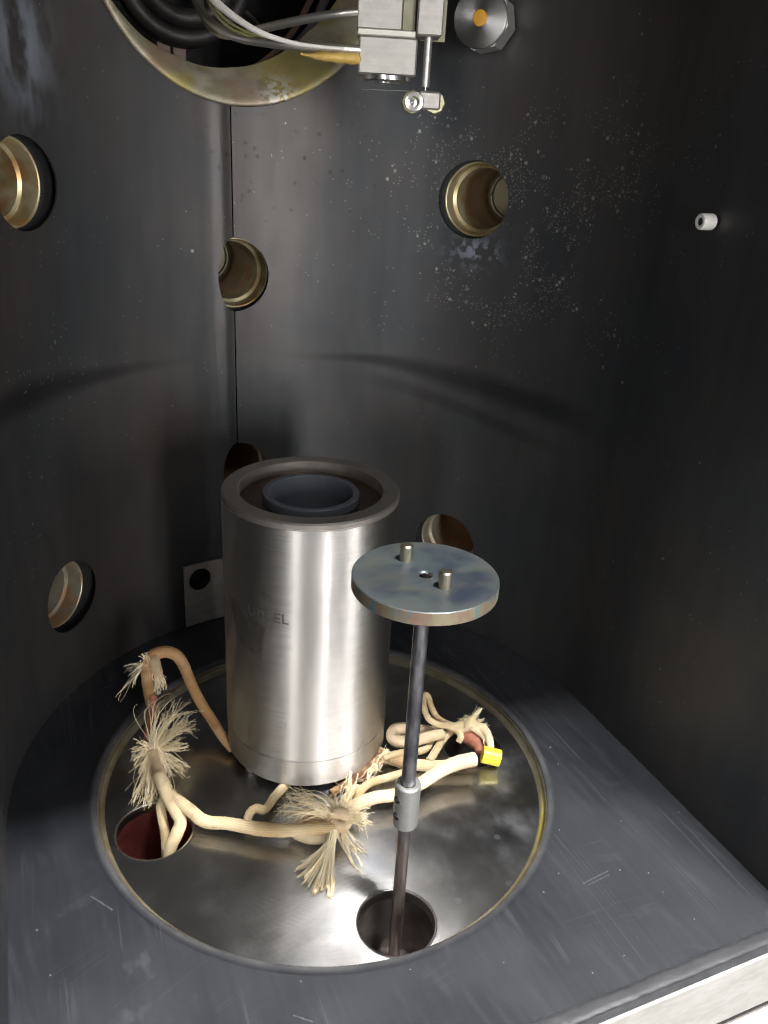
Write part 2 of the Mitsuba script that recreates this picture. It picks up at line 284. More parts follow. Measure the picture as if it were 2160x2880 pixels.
scene['terracotta'] = two(prin(proc(lambda p, n, uv: mix((.22, .07, .045), (.50, .21, .13), fbm(p.x * 120, p.y * 120, p.z * 120, 3))), .7))
scene['yellow_plastic'] = two(prin(proc(lambda p, n, uv: mix(mix((.66, .54, .03), (.80, .68, .05), fbm(p.x * 90, p.y * 90, p.z * 90, 3)), (.36, .25, .05), smoothstep(.55, .72, fbm(p.x * 160, p.y * 160, p.z * 160, 4)) * .6)), .36, specular=.5))
scene['yellow_tape'] = two(prin(proc(lambda p, n, uv: mix((.45, .27, .05), (.68, .50, .16), fbm(p.x * 160, p.y * 160, p.z * 160, 3))), .5))
scene['white_tape'] = two(prin((.72, .70, .66), .6))
scene['tube_steel'] = two(prin(proc(lambda p, n, uv: mix((.50, .49, .44), (.68, .67, .62), fbm(p.x * 60, p.y * 60, p.z * 60, 3))), .33, .9))
scene['green_wire'] = two(prin((.30, .30, .12), .5))
scene['grey_cable'] = two(prin((.17, .16, .155), .5))
scene['brown_cable'] = two(prin((.24, .15, .12), .5))
scene['black_rubber'] = two(prin((.022, .020, .020), .5))
scene['shell_black'] = two(prin((.012, .012, .013), .6))
scene['head_metal'] = two(prin(proc(lambda p, n, uv: mix((.36, .345, .325), (.47, .455, .435), fbm(p.x * 140, p.y * 140, p.z * 140, 4)) * (.95 + .1 * noise(p.z * 900, 1))), .48, .75))
scene['head_metal_dark'] = two(prin(proc(lambda p, n, uv: mix((.17, .165, .11), (.27, .26, .20), fbm(p.x * 90, p.y * 90, p.z * 90, 3))), .45, .8))
scene['pale_metal'] = two(prin((.60, .585, .53), .45, .5))
scene['greenish_metal'] = two(prin(proc(lambda p, n, uv: mix((.40, .39, .20), (.58, .57, .42), fbm(p.x * 200, p.y * 200, p.z * 200, 3))), .35, .8))
scene['turned_aluminium'] = two(prin((.50, .50, .50), .36, 1.0, anisotropic=.8))
scene['orange_plastic'] = two(prin((.62, .30, .03), .5))
scene['ceramic'] = two(prin((.60, .595, .57), .25, specular=.6))
scene['bracket_steel'] = two(bump(prin(proc(lambda p, n, uv: mix((.34, .315, .295), (.46, .435, .41), fbm(p.x * 40, p.y * 40, p.z * 40, 4)) * (.88 + .24 * noise(p.z * 700, p.x * 20))), .42, .6), lambda p, n, uv: noise(p.z * 700, p.x * 30), .0001))
scene['well_red'] = two(prin(proc(lambda p, n, uv: mix((.050, .010, .010), (.125, .030, .028), fbm(p.x * 60, p.y * 60, p.z * 60, 3))), .4, .3))
scene['well_steel'] = two(prin(proc(lambda p, n, uv: mix((.08, .065, .06), (.26, .24, .23), fbm(p.x * 60, p.y * 60, p.z * 90, 4))), .32, .8))
def sill_col(p, n, uv):
    a = fbm(p.x * 26 + 3 * noise(p.x * 8, p.z * 30), p.z * 60, p.y * 30, 4); b = fbm(p.x * 160, p.z * 500, 2.2, 2)
    return mi.Color3f(mix((.52, .51, .48), (.66, .65, .63), smoothstep(.2, .8, a)) * (.92 + .16 * b))
scene['sill_metal'] = two(prin(proc(sill_col), .45, .45))
scene['weld_grey'] = two(bump(prin(proc(lambda p, n, uv: mix((.050, .052, .058), (.085, .088, .095), fbm(p.x * 50, p.y * 160, 2, 4))), .5, .5), lambda p, n, uv: fbm(p.x * 90, p.y * 300, 1, 3), .0002))

# ------------------------------------------------------------------ the chamber: floor, walls, ceiling
circ = lambda x, y, r, n=128: sg.Polygon([(x + r * math.cos(t), y + r * math.sin(t)) for t in np.linspace(0, 2 * PI, n, endpoint=False)])
arc = [(WR * math.sin(a), WR * math.cos(a)) for a in np.linspace(-PI / 2, PI / 2, 97)]
grow = lambda d: sg.Polygon([(-WR - d, FY + .012)] + [((WR + d) * math.sin(a), (WR + d) * math.cos(a)) for a in np.linspace(-PI / 2, PI / 2, 97)] + [(WR + d, FY + .012)])
f = grow(.03).difference(circ(RX, RY, RR + .0068, 160))
put('floor', mani(m3.Manifold.extrude(cross(f), .02).translate([0, 0, -.02])), 'floor_steel', False, kind='structure')
q = np.linspace(0, PI / 2, 9); R0 = RR + .0074
put('floor__rim', move(lathe([[(R0, .0006)] + [(R0 - .0090 * math.sin(t), .0006 - .0026 * (1 - math.cos(t))) for t in q[1:]] + [(R0 - .0092, -.0042)]], 192), RX, RY), 'worn_sheen_edge')
tag('floor__rim', 'rounded worn edge of the round recess in the floor, with painted sheen')
# golden groove and the wall of the recess
put('retaining_ring', move(lathe([[(RR - .0019, -.0034), (RR - .0024, -.0037), (RR - .0032, -.0048), (RR - .0026, -.0066), (RR - .0034, -.0074), (RR - .0040, -.0092), (RR - .0058, -.0100), (RR - .0066, -.0112), (RR - .0084, -.0119)]], 192), RX, RY), 'yellowed_metal', True,
    'thin tarnished golden ring lining the round recess in the floor', 'ring')
# the sunken plate, its three wells
HF, HL, HR = (-.0104, -.2060, .0345), (-.1873, -.0314, .0371), (.1600, -.0275, .0330)
half = []
for sgn in (-1, 1):
    pl = circ(RX, RY, RR - .006, 192).intersection(sg.box(RX - 1, RY - 1, RX, RY + 1) if sgn < 0 else sg.box(RX, RY - 1, RX + 1, RY + 1))
    for h in (HF, HL, HR): pl = pl.difference(circ(*h, 72))
    v, fc = mani(m3.Manifold.extrude(cross(pl), .004).translate([0, 0, PZ - .004]).refine_to_length(.006))
    th = np.arctan2(v[:, 1] - RY, v[:, 0] - RX)
    if sgn < 0: th = np.where(th < 0, th + 2 * PI, th)
    half.append((v, fc, np.c_[np.hypot(v[:, 0] - RX, v[:, 1] - RY), th]))
v, fc, uv = cat(half)
scene['base_plate'] = mikit.ply((v, fc), 'turned_plate_steel', smooth=False, uv=uv)
tag('base_plate', 'polished round steel plate with three holes, sunk into the chamber floor', 'plate')
for k, (h, m, lab) in enumerate(((HF, 'well_steel', 'steel well that the shaft runs down into'), (HL, 'well_red', 'dark red well holding two cord ends'), (HR, 'well_steel', 'dark well behind the yellow cap'))):
    n_ = put('base_plate__well', move(lathe([[(h[2] - .0015, PZ - .009), (h[2] - .0015, -.085)], [(h[2] - .0015, -.085), (.0, -.085)]], 72), h[0], h[1]), m)
    put('base_plate__well_rim', move(lathe([[(h[2] + .0006, PZ + .0006), (h[2] - .0008, PZ + .0008), (h[2] - .0016, PZ - .0002), (h[2] - .0018, PZ - .0042)], [(h[2] - .0018, PZ - .0042), (h[2] - .0018, PZ - .0095)]], 72), h[0], h[1]), 'bright_steel')
    tag(n_, lab)

def wall_xy(s, rad):
    a = np.clip(s, -WR * PI / 2, WR * PI / 2); ex = np.abs(s) - WR * PI / 2
    x = rad * np.sin(a / WR); y = rad * np.cos(a / WR)
    return np.where(ex > 0, np.sign(s) * rad, x), np.where(ex > 0, -ex, y)
SMAX = WR * PI / 2 - FY - .002
ell = lambda s, z, a, b: sg.Polygon([(s + a * math.cos(t), z + b * math.sin(t)) for t in np.linspace(0, 2 * PI, 72, endpoint=False)])
PORTS = [(.2600, .5463), (-.2620, .5485), (-.0060, .4510), (-.0060, .2050), (-.2625, .1190), (.2630, .1190)]
PR = .0412
def sheet(s0, s1, z0, z1, holes, thick, off, edge=None, step=.011):
    p = sg.box(s0, z0, s1, z1)
    for h in holes: p = p.difference(h)
    m = m3.Manifold.extrude(cross(p), thick).refine_to_length(step)
    def w(v):
        v = np.array(v); s, z, d = v[:, 0], v[:, 1], v[:, 2] + off
        if edge: d = d + edge(s)
        x, y = wall_xy(s, WR + d); return np.stack([x, y, z], 1)
    return mani(m.warp_batch(w))
BIG = (-.008, .784, .1575)
hol = [ell(s, z, PR, PR) for s, z in PORTS if abs(s) > .1] + [ell(*BIG[:2], BIG[2], BIG[2])]
brk = ell(-.0755, .067, .0155, .0155)
left_h = hol + [ell(-.0178, z, .0190, PR) for s, z in PORTS if abs(s) < .1] + [brk]
right_h = hol + [ell(-.0180, z, PR, PR) for s, z in PORTS if abs(s) < .1]
bulge = lambda s: -.0018 * np.exp(-((s + .030) / .008) ** 2)
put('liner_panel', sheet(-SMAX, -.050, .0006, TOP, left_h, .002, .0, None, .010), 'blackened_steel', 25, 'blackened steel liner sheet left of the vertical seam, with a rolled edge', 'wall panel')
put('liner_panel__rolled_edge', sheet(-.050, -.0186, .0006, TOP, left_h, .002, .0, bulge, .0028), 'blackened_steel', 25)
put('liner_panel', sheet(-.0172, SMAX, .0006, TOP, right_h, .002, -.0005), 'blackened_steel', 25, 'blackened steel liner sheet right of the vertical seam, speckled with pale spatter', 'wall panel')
shell_h = [ell(s if abs(s) > .1 else -.012, z, .0375, .0375) for s, z in PORTS] + [ell(*BIG[:2], .2, .2)]
put('chamber_shell', sheet(-SMAX, SMAX, -.02, TOP, shell_h, .004, .0185, None, .02), 'shell_black', 25, kind='structure')
put('ceiling', mani(m3.Manifold.extrude(cross(grow(.025)), .02).translate([0, 0, TOP])), 'shell_black', False, kind='structure')

# ports in the wall
PL = ['round port high on the right wall, with a pale golden inner rim', 'round port cut by the left edge of the photo, high on the left wall', 'round port on the vertical seam between the two liner sheets, orange stained inside',
      'round port on the seam half hidden behind the top of the metal cylinder', 'round port low on the left wall, with a thin bright crescent', 'round port low on the right wall, just behind the round disc']
for (s, z), lab in zip(PORTS, PL):
    s_ = s if abs(s) > .1 else -.012
    a = s_ / WR; d = np.array([math.sin(a), math.cos(a), 0]); o = d * (WR + .017) + np.array([0, 0, z])
    i = 0; root = 'port_tube'
    while root + '__tube' in scene: i += 1; root = f'port_tube_{i:03d}'
    tag(root, lab, 'port', 'round ports in the chamber wall')
    put(root + '__tube', along(lathe([[(.0402, -.001), (.0385, -.002), (.0372, 0), (.0372, .018)], [(.0372, .018), (.0335, .020)], [(.0335, .020), (.0335, .150)]], 72), o, d), 'port_metal')
    put(root + '__window', along(lathe([[(.0335, .140), (.028, .132), (.026, .140)], [(.026, .140), (0, .140)]], 48), o, d), 'port_end')
# large port with its collar
BO = np.array([-.008, 0, .784])
def ringpt(th, r, y): return np.array([BO[0] + r * math.cos(th), y, BO[2] + r * math.sin(th)])
def collar():
    th = np.radians(np.linspace(-270, 90, 241)); prof = []
    for t in th:
        dg = math.degrees(t); w = np.interp(dg, [-270, -210, -160, -150, -135, -120, -90, -60, -45, -20, 30, 90], [.008, .006, .004, .006, .012, .021, .032, .037, .038, .032, .014, .008])
        yw = math.sqrt(max(WR ** 2 - (BIG[0] + BIG[2] * math.cos(t)) ** 2, 0))
        prof.append([ringpt(t, BIG[2] - .0005, yw + .006), ringpt(t, BIG[2] - .0008, yw - .003), ringpt(t, BIG[2] - .003, yw - .005), ringpt(t, BIG[2] - .006 - .1 * w, yw - .003),
                     ringpt(t, BIG[2] - .0065 - .5 * w, yw + .012), ringpt(t, BIG[2] - .007 - w, yw + .030), ringpt(t, BIG[2] - .006 - w, yw + .034)])
    P = np.array(prof); n, m = P.shape[:2]; i, j = np.meshgrid(np.arange(n - 1), np.arange(m - 1), indexing='ij'); a = (i * m + j).ravel()
    return P.reshape(-1, 3), np.vstack([np.c_[a, a + m, a + m + 1], np.c_[a, a + m + 1, a + 1]])
tag('large_port', 'large round port at the top with a stained pale collar, cables running out of it', 'port')
put('large_port__collar', collar(), 'stained_lip', True)
put('large_port__pipe', along(lathe([[(.20, 0), (.20, .30)], [(.20, .30), (0, .30)]], 72), BO + np.array([0, .335, 0]), (0, 1, 0)), 'shell_black')
put('large_port__clip', (lambda b: (b[0], b[1]))(cat([box(-.069, -.054, .455, .46, .660, .694), box(-.051, -.036, .455, .46, .652, .690)])), 'brown_cable', False)

# door sill of the opening
def prism_x(yz, x0, x1, n=40):
    yz = np.array(yz); xs = np.linspace(x0, x1, n + 1); m = len(yz)
    v = np.stack([np.repeat(xs, m), np.tile(yz[:, 0], n + 1), np.tile(yz[:, 1], n + 1)], 1)
    i, j = np.meshgrid(np.arange(n), np.arange(m - 1), indexing='ij'); a = (i * m + j).ravel()
    return v, np.vstack([np.c_[a, a + m, a + m + 1], np.c_[a, a + m + 1, a + 1]])
v, fc = prism_x([(-.3295, -.0015), (-.3315, .0003), (-.335, .0005), (-.339, .0005), (-.3425, .0003), (-.3436, -.0012)], -WR - .02, WR + .02, 160)
v[:, 2] += .00005 * np.sin(v[:, 0] * 190) * np.exp(-((v[:, 1] + .336) / .005) ** 2); v[:, 1] += .0003 * np.sin(v[:, 0] * 120 + 1) + .0004 * np.sin(v[:, 0] * 410)
tag('door_sill', 'pale metal sill along the front edge of the chamber floor, bottom right', 'sill')
put('door_sill__weld_bead', (v, fc), 'weld_grey', True)
tag('door_sill__weld_bead', 'rough grey weld along the front edge of the floor')
put('door_sill__ledge', prism_x([(-.3400, -.004), (-.3432, -.0006), (-.3445, -.0002), (-.3498, -.0002)], -WR - .06, WR + .06), 'weld_grey', 20)
put('door_sill__flange', prism_x([(-.3498, -.0002), (-.3510, -.0010), (-.3515, -.0022), (-.3520, -.066)], -WR - .1, WR + .1), 'sill_metal', 20)
put('door_sill__gasket', prism_x([(-.3520, -.066), (-.3450, -.067), (-.3450, -.0735), (-.3520, -.0745)], -WR - .1, WR + .1), 'grey_cable', 20)
put('door_sill__flange', prism_x([(-.3520, -.0745), (-.3524, -.16)], -WR - .1, WR + .1), 'white_tape', 20)
jam = []
for x0, x1 in ((-WR - .10, -WR - .0005), (WR + .0005, WR + .10)): jam.append(box(x0, x1, FY, FY + .02, .002, TOP + .1, .002))
put('door_frame__side_flange', jam[0], 'sill_metal', False); put('door_frame__side_flange', jam[1], 'sill_metal', False)
put('door_frame__top_flange', box(-WR - .0, WR + .0, FY, FY + .02, TOP - .02, TOP + .1, .002), 'sill_metal', False)
tag('door_frame', 'metal frame around the front opening of the chamber', 'door frame')

# ------------------------------------------------------------------ the metal cylinder
SEAM = .031
tag('metal_cylinder', 'large brushed stainless steel cylinder standing in the recess, with a grey inner tube', 'metal cylinder')
c = .0012
body = [[(CR, SEAM + .0006), (CR, CH - .007)]]
put('metal_cylinder__body', move(lathe(body, 192), CX, CY), 'brushed_steel')
put('metal_cylinder__base_ring', move(lathe([[(.05, .0), (CR - .001, .0)], [(CR - .001, .0), (CR - .0002, .001)], [(CR - .0002, .001), (CR - .0002, SEAM - .0006)], [(CR - .0002, SEAM - .0006), (CR - .0016, SEAM - .0002), (CR - .0016, SEAM + .0004), (CR, SEAM + .0006)]], 192), CX, CY), 'brushed_steel')
put('metal_cylinder__top_ring', move(lathe([[(CR, CH - .007), (CR - .0007, CH - .0066), (CR - .0007, CH - .0054), (CR, CH - .005)], [(CR, CH - .005), (CR, CH - .0016)], [(CR, CH - .0016), (CR - .0016, CH)], [(CR - .0016, CH), (.0705, CH)], [(.0705, CH), (.0697, CH - .0008)], [(.0697, CH - .0008), (.0697, CH - .016)]], 192), CX, CY), 'steel_top')
put('metal_cylinder__inner_floor', move(lathe([[(.0697, CH - .0125), (.0464, CH - .0125)]], 96), CX, CY), 'burnt_steel')
put('metal_cylinder__inner_tube', move(lathe([[(.0466, CH - .013), (.0466, CH - .005)], [(.0466, CH - .005), (.0460, CH - .0042)], [(.0460, CH - .0042), (.0411, CH - .0042)], [(.0411, CH - .0042), (.0405, CH - .005)], [(.0405, CH - .005), (.0405, CH - .11)], [(.0405, CH - .11), (0, CH - .11)]], 128), CX, CY), 'graphite')
for t in (200, 320, 80):
    put('metal_cylinder__foot', move(lathe(rect(0, .006, PZ + .0002, .0004, .0006), 24), CX + .074 * math.cos(math.radians(t)), CY + .074 * math.sin(math.radians(t))), 'bright_steel')
def wrap(v, az0, z0, off):
    """Bends flat lettering (x along, y up, z out) round the cylinder; az in degrees from the -y side."""
    a = np.radians(az0) + v[:, 0] / CR; r = CR + off + v[:, 2]
    return np.stack([CX + r * np.sin(a), CY - r * np.cos(a), z0 + v[:, 1]], 1)
import meshkit
def wrapped_text(t, h, az, z, depth=.00012):
    m = meshkit.text_mesh(t, h, depth, bold=True); m = m.subdivide(); return wrap(np.array(m.vertices), az, z, .00003), np.array(m.faces)
put('metal_cylinder__lettering', wrapped_text('EL', .0100, -41.5, .1905), 'brushed_steel_dark', False); tag('metal_cylinder__lettering', 'half worn away dark letters EL')
put('metal_cylinder__lettering', wrapped_text('UDI', .0100, -60.5, .1905), 'brushed_steel_etched', False); tag('metal_cylinder__lettering_001', 'very faint worn letters left of the darker ones')
def wrapped_poly(pts, off, bs, key, lab):
    m = m3.Manifold.extrude(cross(sg.Polygon(pts)), .00008).refine_to_length(.003); v, f_ = mani(m)
    put(key, (wrap(v, 0, 0, off), f_), bs, False); tag(key, lab)
A = lambda az, z: (math.radians(az) * CR, z)
wrapped_poly([A(-80, .196), A(-61, .190), A(-47, .146), A(-72, .157)], .00002, 'brushed_steel_etched', 'metal_cylinder__emblem', 'pale matt square emblem on the left of the cylinder')
wrapped_poly([A(-60, .1885), A(-46, .182), A(-50, .152)], .00014, 'brushed_steel_dark', 'metal_cylinder__emblem_triangle', 'dark triangle in the square emblem')

# ------------------------------------------------------------------ the disc on its shaft
tag('disc_stand', 'blue tempered steel disc with two pins on a tall thin shaft with a coupling', 'disc on a shaft')
DZ, DR, DT = .3185, .0532, .0105
bore = .0058
put('disc_stand__disc', move(lathe([[(DR, DZ - DT + .0006), (DR, DZ - .0007)], [(DR, DZ - .0007), (DR - .0007, DZ)], [(DR - .0007, DZ), (bore, DZ)], [(bore, DZ), (bore - .0008, DZ - .0008)]] +
    [[(bore - .0008, DZ - .0008), (bore - .0008, DZ - .004)], [(DR, DZ - DT + .0006), (DR - .0006, DZ - DT)], [(DR - .0006, DZ - DT), (.003, DZ - DT)]], 144), SX, SY), 'tempered_steel')
thr = [(bore - .0009 - .0007 * (k % 2), DZ - .0010 - .0007 * k) for k in range(11)]
put('disc_stand__disc__threaded_hole', move(lathe([thr], 40), SX, SY), 'bright_steel')
put('disc_stand__disc__threaded_hole', move(lathe([[(bore, DZ - .0088), (0, DZ - .0088)]], 40), SX, SY), 'shell_black')
PIN = [(-.0055 - .0005, -.1645), (.0032, -.2105)]
for x, y in PIN:
    put('disc_stand__disc__pin', move(lathe([[(.0049, DZ - .002), (.0049, DZ + .0116)], [(.0049, DZ + .0116), (.0040, DZ + .0126), (.0036, DZ + .0128)], [(.0036, DZ + .0128), (0, DZ + .0130)]], 40), x, y), 'pin_steel')
put('disc_stand__rod', move(lathe([[(.0057, .112), (.0057, DZ - DT + .0005)]], 40), SX, SY), 'rod_steel')
CZ0, CZ1 = .083, .1265
put('disc_stand__coupling', move(lathe([[(.0060, CZ1 - .012), (.0060, CZ1 - .0006)], [(.0060, CZ1 - .0006), (.0066, CZ1)], [(.0066, CZ1), (.0094, CZ1)], [(.0094, CZ1), (.0100, CZ1 - .0003), (.0106, CZ1 - .0013)], [(.0106, CZ1 - .0013), (.0106, CZ0 + .002)], [(.0106, CZ0 + .002), (.0103, CZ0 + .0006), (.0096, CZ0)], [(.0096, CZ0), (.004, CZ0)]], 64), SX, SY), 'aluminium')
sd = unit([-.93, -.25, 0])
for z in (.1140, .0965):
    o = np.array([SX, SY, z]) + sd * .0098
    k = put('disc_stand__coupling__set_screw', along(lathe([[(.0034, -.002), (.0034, .0012)], [(.0034, .0012), (.0030, .0016), (.0025, .0014)], [(.0025, .0014), (.0014, .0006)], [(.0014, .0006), (.0014, -.002)], [(.0014, -.002), (0, -.002)]], 30), o, sd), 'dark_steel')
put('disc_stand__shaft', move(lathe([[(.0054, -.084), (.0054, CZ0 + .004)]], 40), SX, SY), 'rod_steel')

# ------------------------------------------------------------------ bracket, stud, knob
v, fc = sheet(-.0975, .022, .0015, .0905, [brk], .0028, -.0040, None, .008)
put('bracket', (v, fc), 'bracket_steel', 25, 'plain grey steel plate with one round hole, low on the wall behind the cylinder', 'bracket')
put('bracket__hole_sleeve', along(lathe([[(.0160, -.002), (.0152, -.0008), (.0152, .020)], [(.0152, .02), (0, .02)]], 40), np.array([math.sin(-.0755 / WR) * (WR - .002), math.cos(-.0755 / WR) * (WR - .002), .067]), (math.sin(-.0755 / WR), math.cos(-.0755 / WR), 0)), 'shell_black')
tag('wall_stud', 'small white ceramic stud with a screw, on the far right of the wall', 'stud')
so = np.array([WR - .0006, -.0680, .5520])
put('wall_stud__sleeve', along(lathe([[(.0066, .002), (.0070, .003), (.0070, .0135), (.0066, .0148), (.0056, .0154)], [(.0056, .0154), (.0036, .0154)], [(.0036, .0154), (.0034, .011)]], 40), so, (-1, 0, 0)), 'ceramic')
put('wall_stud__screw', along(lathe([[(.0034, .002), (.0034, .0142)], [(.0034, .0142), (.0016, .0142)], [(.0016, .0142), (.0014, .012), (0, .012)]], 24), so, (-1, 0, 0)), 'dark_steel')
put('wall_stud__neck', along(lathe([[(.0040, 0), (.0040, .004)]], 24), so, (-1, 0, 0)), 'dark_steel')
kd = unit([.70, .714, 0]); ko = np.array([.2012, .1800, .7170])
tag('round_knob', 'round turned metal knob with an orange centre, top right of the sensor head', 'knob')
put('round_knob__face', along(lathe([[(.0075, .0), (.0262, .0)], [(.0262, .0), (.0270, .0008)], [(.0270, .0008), (.0270, .006)]], 96), ko, kd), 'turned_aluminium')
put('round_knob__cap', along(lathe([[(0, -.0008), (.0068, -.0007), (.0074, .0003)]], 40), ko, kd), 'orange_plastic')
hx = m3.Manifold.extrude(m3.CrossSection.circle(.0285, 8), .030).rotate([0, 0, 12]); put('round_knob__body', along(mani(hx), ko + kd * .006, kd), 'aluminium', False)
put('round_knob__stem', along(lathe([[(.009, .036), (.009, .09)]], 32), ko, kd), 'dark_steel')

# ------------------------------------------------------------------ the sensor head hanging at the top
HX, HN = np.array([.93521, -.35408, 0]), np.array([.35408, .93521, 0])
def hd(m): return frame(m, (.075, .11, 0), HX, HN, (0, 0, 1))
tag('sensor_head', 'grey metal sensor head hanging at the top centre, with two bent tubes leading left', 'sensor head')
put('sensor_head__upper_block', hd(box(-.0276, .0115, .0015, .030, .6900, .760)), 'head_metal', False)
put('sensor_head__channel', hd(box(.0115, .0236, .006, .030, .6900, .760)), 'head_metal_dark', False)
put('sensor_head__ledge_strip', hd(box(-.0270, .0240, -.0012, .030, .6846, .6900)), 'pale_metal', False)
put('sensor_head__lower_block', hd(box(-.0256, .0262, .0, .030, .6545, .6846, .0015)), 'head_metal', False)
put('sensor_head__side_block', hd(box(.0244, .0470, -.004, .030, .6868, .770, .0012)), 'head_metal', False)
put('sensor_head__back_plate', hd(box(.0240, .0530, .031, .033, .6858, .770, .0004)), 'head_metal_dark', False)
put('sensor_head__aperture_ring', hd(move(lathe([[(.0225, .6545), (.0225, .6510)], [(.0225, .6510), (.0215, .6500)], [(.0215, .65), (.014, .65)], [(.014, .65), (.014, .656)]], 72), .0008, .0165, 0)), 'bright_steel')
put('sensor_head__screw_hole', hd(frame(lathe([[(.0013, -.0002), (.0013, .002)], [(.0013, .002), (0, .002)]], 20), (-.0228, .0014, .7020), (1, 0, 0), (0, 0, 1), (0, 1, 0))), 'shell_black')
put('sensor_head__post', hd(move(lathe([[(.0036, .6475), (.0036, .6875)], [(.0036, .6475), (0, .6475)]], 32), .0360, .010, 0)), 'aluminium')
put('sensor_head__pin', hd(move(lathe([[(.0010, .634), (.0010, .6480)]], 16), .0362, .010, 0)), 'bright_steel')
cl = lambda r, z0, z1: frame(lathe([[(r, z0), (r, z1 - .0006)], [(r, z1 - .0006), (r - .0006, z1)], [(r - .0006, z1), (0, z1)], [(0, z0), (r, z0)]], 8), (0, 0, 0), (1, 0, 0), (0, 0, 1), (0, -1, 0))
put('sensor_head__clamp', hd(move(cl(.0100, -.016, -.004), .0250, 0, .6346)), 'greenish_metal', False)
put('sensor_head__clamp__washer', hd(move(frame(lathe([[(.0085, .0042), (.0085, .0056), (.0078, .0062), (.0045, .0062)]], 40), (0, 0, 0), (1, 0, 0), (0, 0, 1), (0, -1, 0)), .0256, 0, .6346)), 'bright_steel')
put('sensor_head__clamp__screw', hd(move(frame(lathe([[(.0040, .004), (.0040, .0085)], [(.004, .0085), (.0022, .0088)], [(.0022, .0088), (.0020, .0068), (0, .0068)]], 24), (0, 0, 0), (1, 0, 0), (0, 0, 1), (0, -1, 0)), .0238, 0, .6338)), 'bright_steel')
put('sensor_head__clamp_block', hd(box(.0300, .0500, .000, .014, .6290, .6440, .0016)), 'head_metal', False)
put('sensor_head__clamp_end', hd(move(cl(.0094, -.014, -.002), .0450, 0, .6350)), 'greenish_metal', False)
put('sensor_head__wire', hd(tube([(.020, -.004, .6428), (-.002, -.004, .6424), (-.021, -.004, .6419)], .0004, 6)), 'bright_steel')
PIPE = [(.0533, .1220, .6730), (.0341, .1260, .6728), (.0099, .1320, .6728), (-.0102, .1400, .6732), (-.0284, .1550, .6749), (-.0425, .1750, .6784), (-.0526, .2000, .6858), (-.0589, .2300, .6974), (-.0606, .2600, .7110), (-.0575, .2900, .7263), (-.0469, .3400, .7485), (-.0325, .4000, .7675)]
PIPE2 = [(.0507, .1220, .7021), (.0347, .1300, .6997), (.0170, .1450, .6964), (-.0029, .1650, .6919), (-.0223, .1900, .6869), (-.0326, .2150, .6836), (-.0448, .2500, .6881), (-.0496, .2900, .7061), (-.0421, .3400, .7304), (-.0291, .4000, .7581)]
put('sensor_head__tube', tube(PIPE, .0039, 24), 'tube_steel'); put('sensor_head__tube', tube(PIPE2, .0037, 24), 'tube_steel')
put('taped_cable', tube([(.0360, .1160, .6722), (.0150, .1180, .6722), (-.0036, .1200, .6728), (-.0210, .1250, .6756), (-.0351, .1300, .6796), (-.0478, .1400, .6867), (-.0593, .1550, .6966), (-.0664, .1700, .7066), (-.0679, .1900, .7219), (-.0562, .2500, .7473), (-.04, .33, .77)], [.0012, .0018, .0028, .0038, .0043, .0044, .0044, .0044], 18), 'white_tape', True,
    'white taped cable curving down beside the steel tubes', 'cable')
put('thin_wire', tube([(-.0102, .1440, .6752), (-.0202, .1500, .6766), (-.0366, .1600, .6791), (-.0499, .1700, .6842), (-.0600, .1800, .6936), (-.0632, .2000, .7074), (-.0552, .2500, .7305), (-.04, .34, .76)], .0012, 10), 'green_wire', True, 'thin dull green wire between the white taped cable and the lower tube, the longer one', 'wire')
put('thin_wire', tube([(-.0202, .1480, .6786), (-.0329, .1500, .6793), (-.0460, .1600, .6842), (-.0576, .1700, .6929), (-.0634, .1800, .7040), (-.0535, .2500, .7307), (-.042, .33, .76)], .0013, 10), 'green_wire', True, 'thin dull green wire hugging the underside of the white taped cable', 'wire')
Y = [(.0522, .1200, .6659), (.0373, .1230, .6656), (.0225, .1260, .6657), (.0077, .1310, .6659), (.0025, .1330, .6668)]
put('taped_plug', tube(Y, [.0050, .0062, .0050, .0058, .0044, .0050, .0034, .0016, .0012], 16, flat=.8), 'yellow_tape', True, 'yellow taped cable end under the tubes, left of the sensor head', 'plug')
for nm, P, r, m, lab in (('cable', [(.1100, .40, .79), (.1046, .40, .7591), (.0955, .40, .7407), (.0859, .40, .7239), (.0703, .39, .7057), (.0485, .38, .6854), (.0236, .38, .6674), (.0013, .39, .6555)], .0035, 'brown_cable', 'brown cable running down inside the large port'),
                     ('cable', [(.13, .40, .79), (.1218, .40, .7609), (.1115, .40, .7388), (.1011, .40, .7199), (.0819, .40, .6984), (.0542, .40, .6762), (.0245, .40, .6611), (.0017, .41, .6525)], .0052, 'grey_cable', 'thick grey cable inside the large port, right of the brown one'),
                     ('cable', [(.0253, .50, .7623), (.0424, .50, .7418), (.0600, .50, .7283), (.0781, .50, .7106)], .0022, 'grey_cable', 'thin grey cable deep inside the large port')):
    put(nm, tube(P, r, 14, .004), m, True, lab, 'cable')
tag('rubber_hose', 'black ribbed hose inside the large port, top left', 'hose')
for k, (r, dy) in enumerate(((.068, 0), (.068, .022), (.050, -.012))):
    P = [(-.040 + r * math.cos(t), .43 + dy, .765 + r * math.sin(t)) for t in np.linspace(0, 2 * PI, 40)]
    put('rubber_hose__rib', tube(P, .010, 16, .004, caps=False), 'black_rubber')

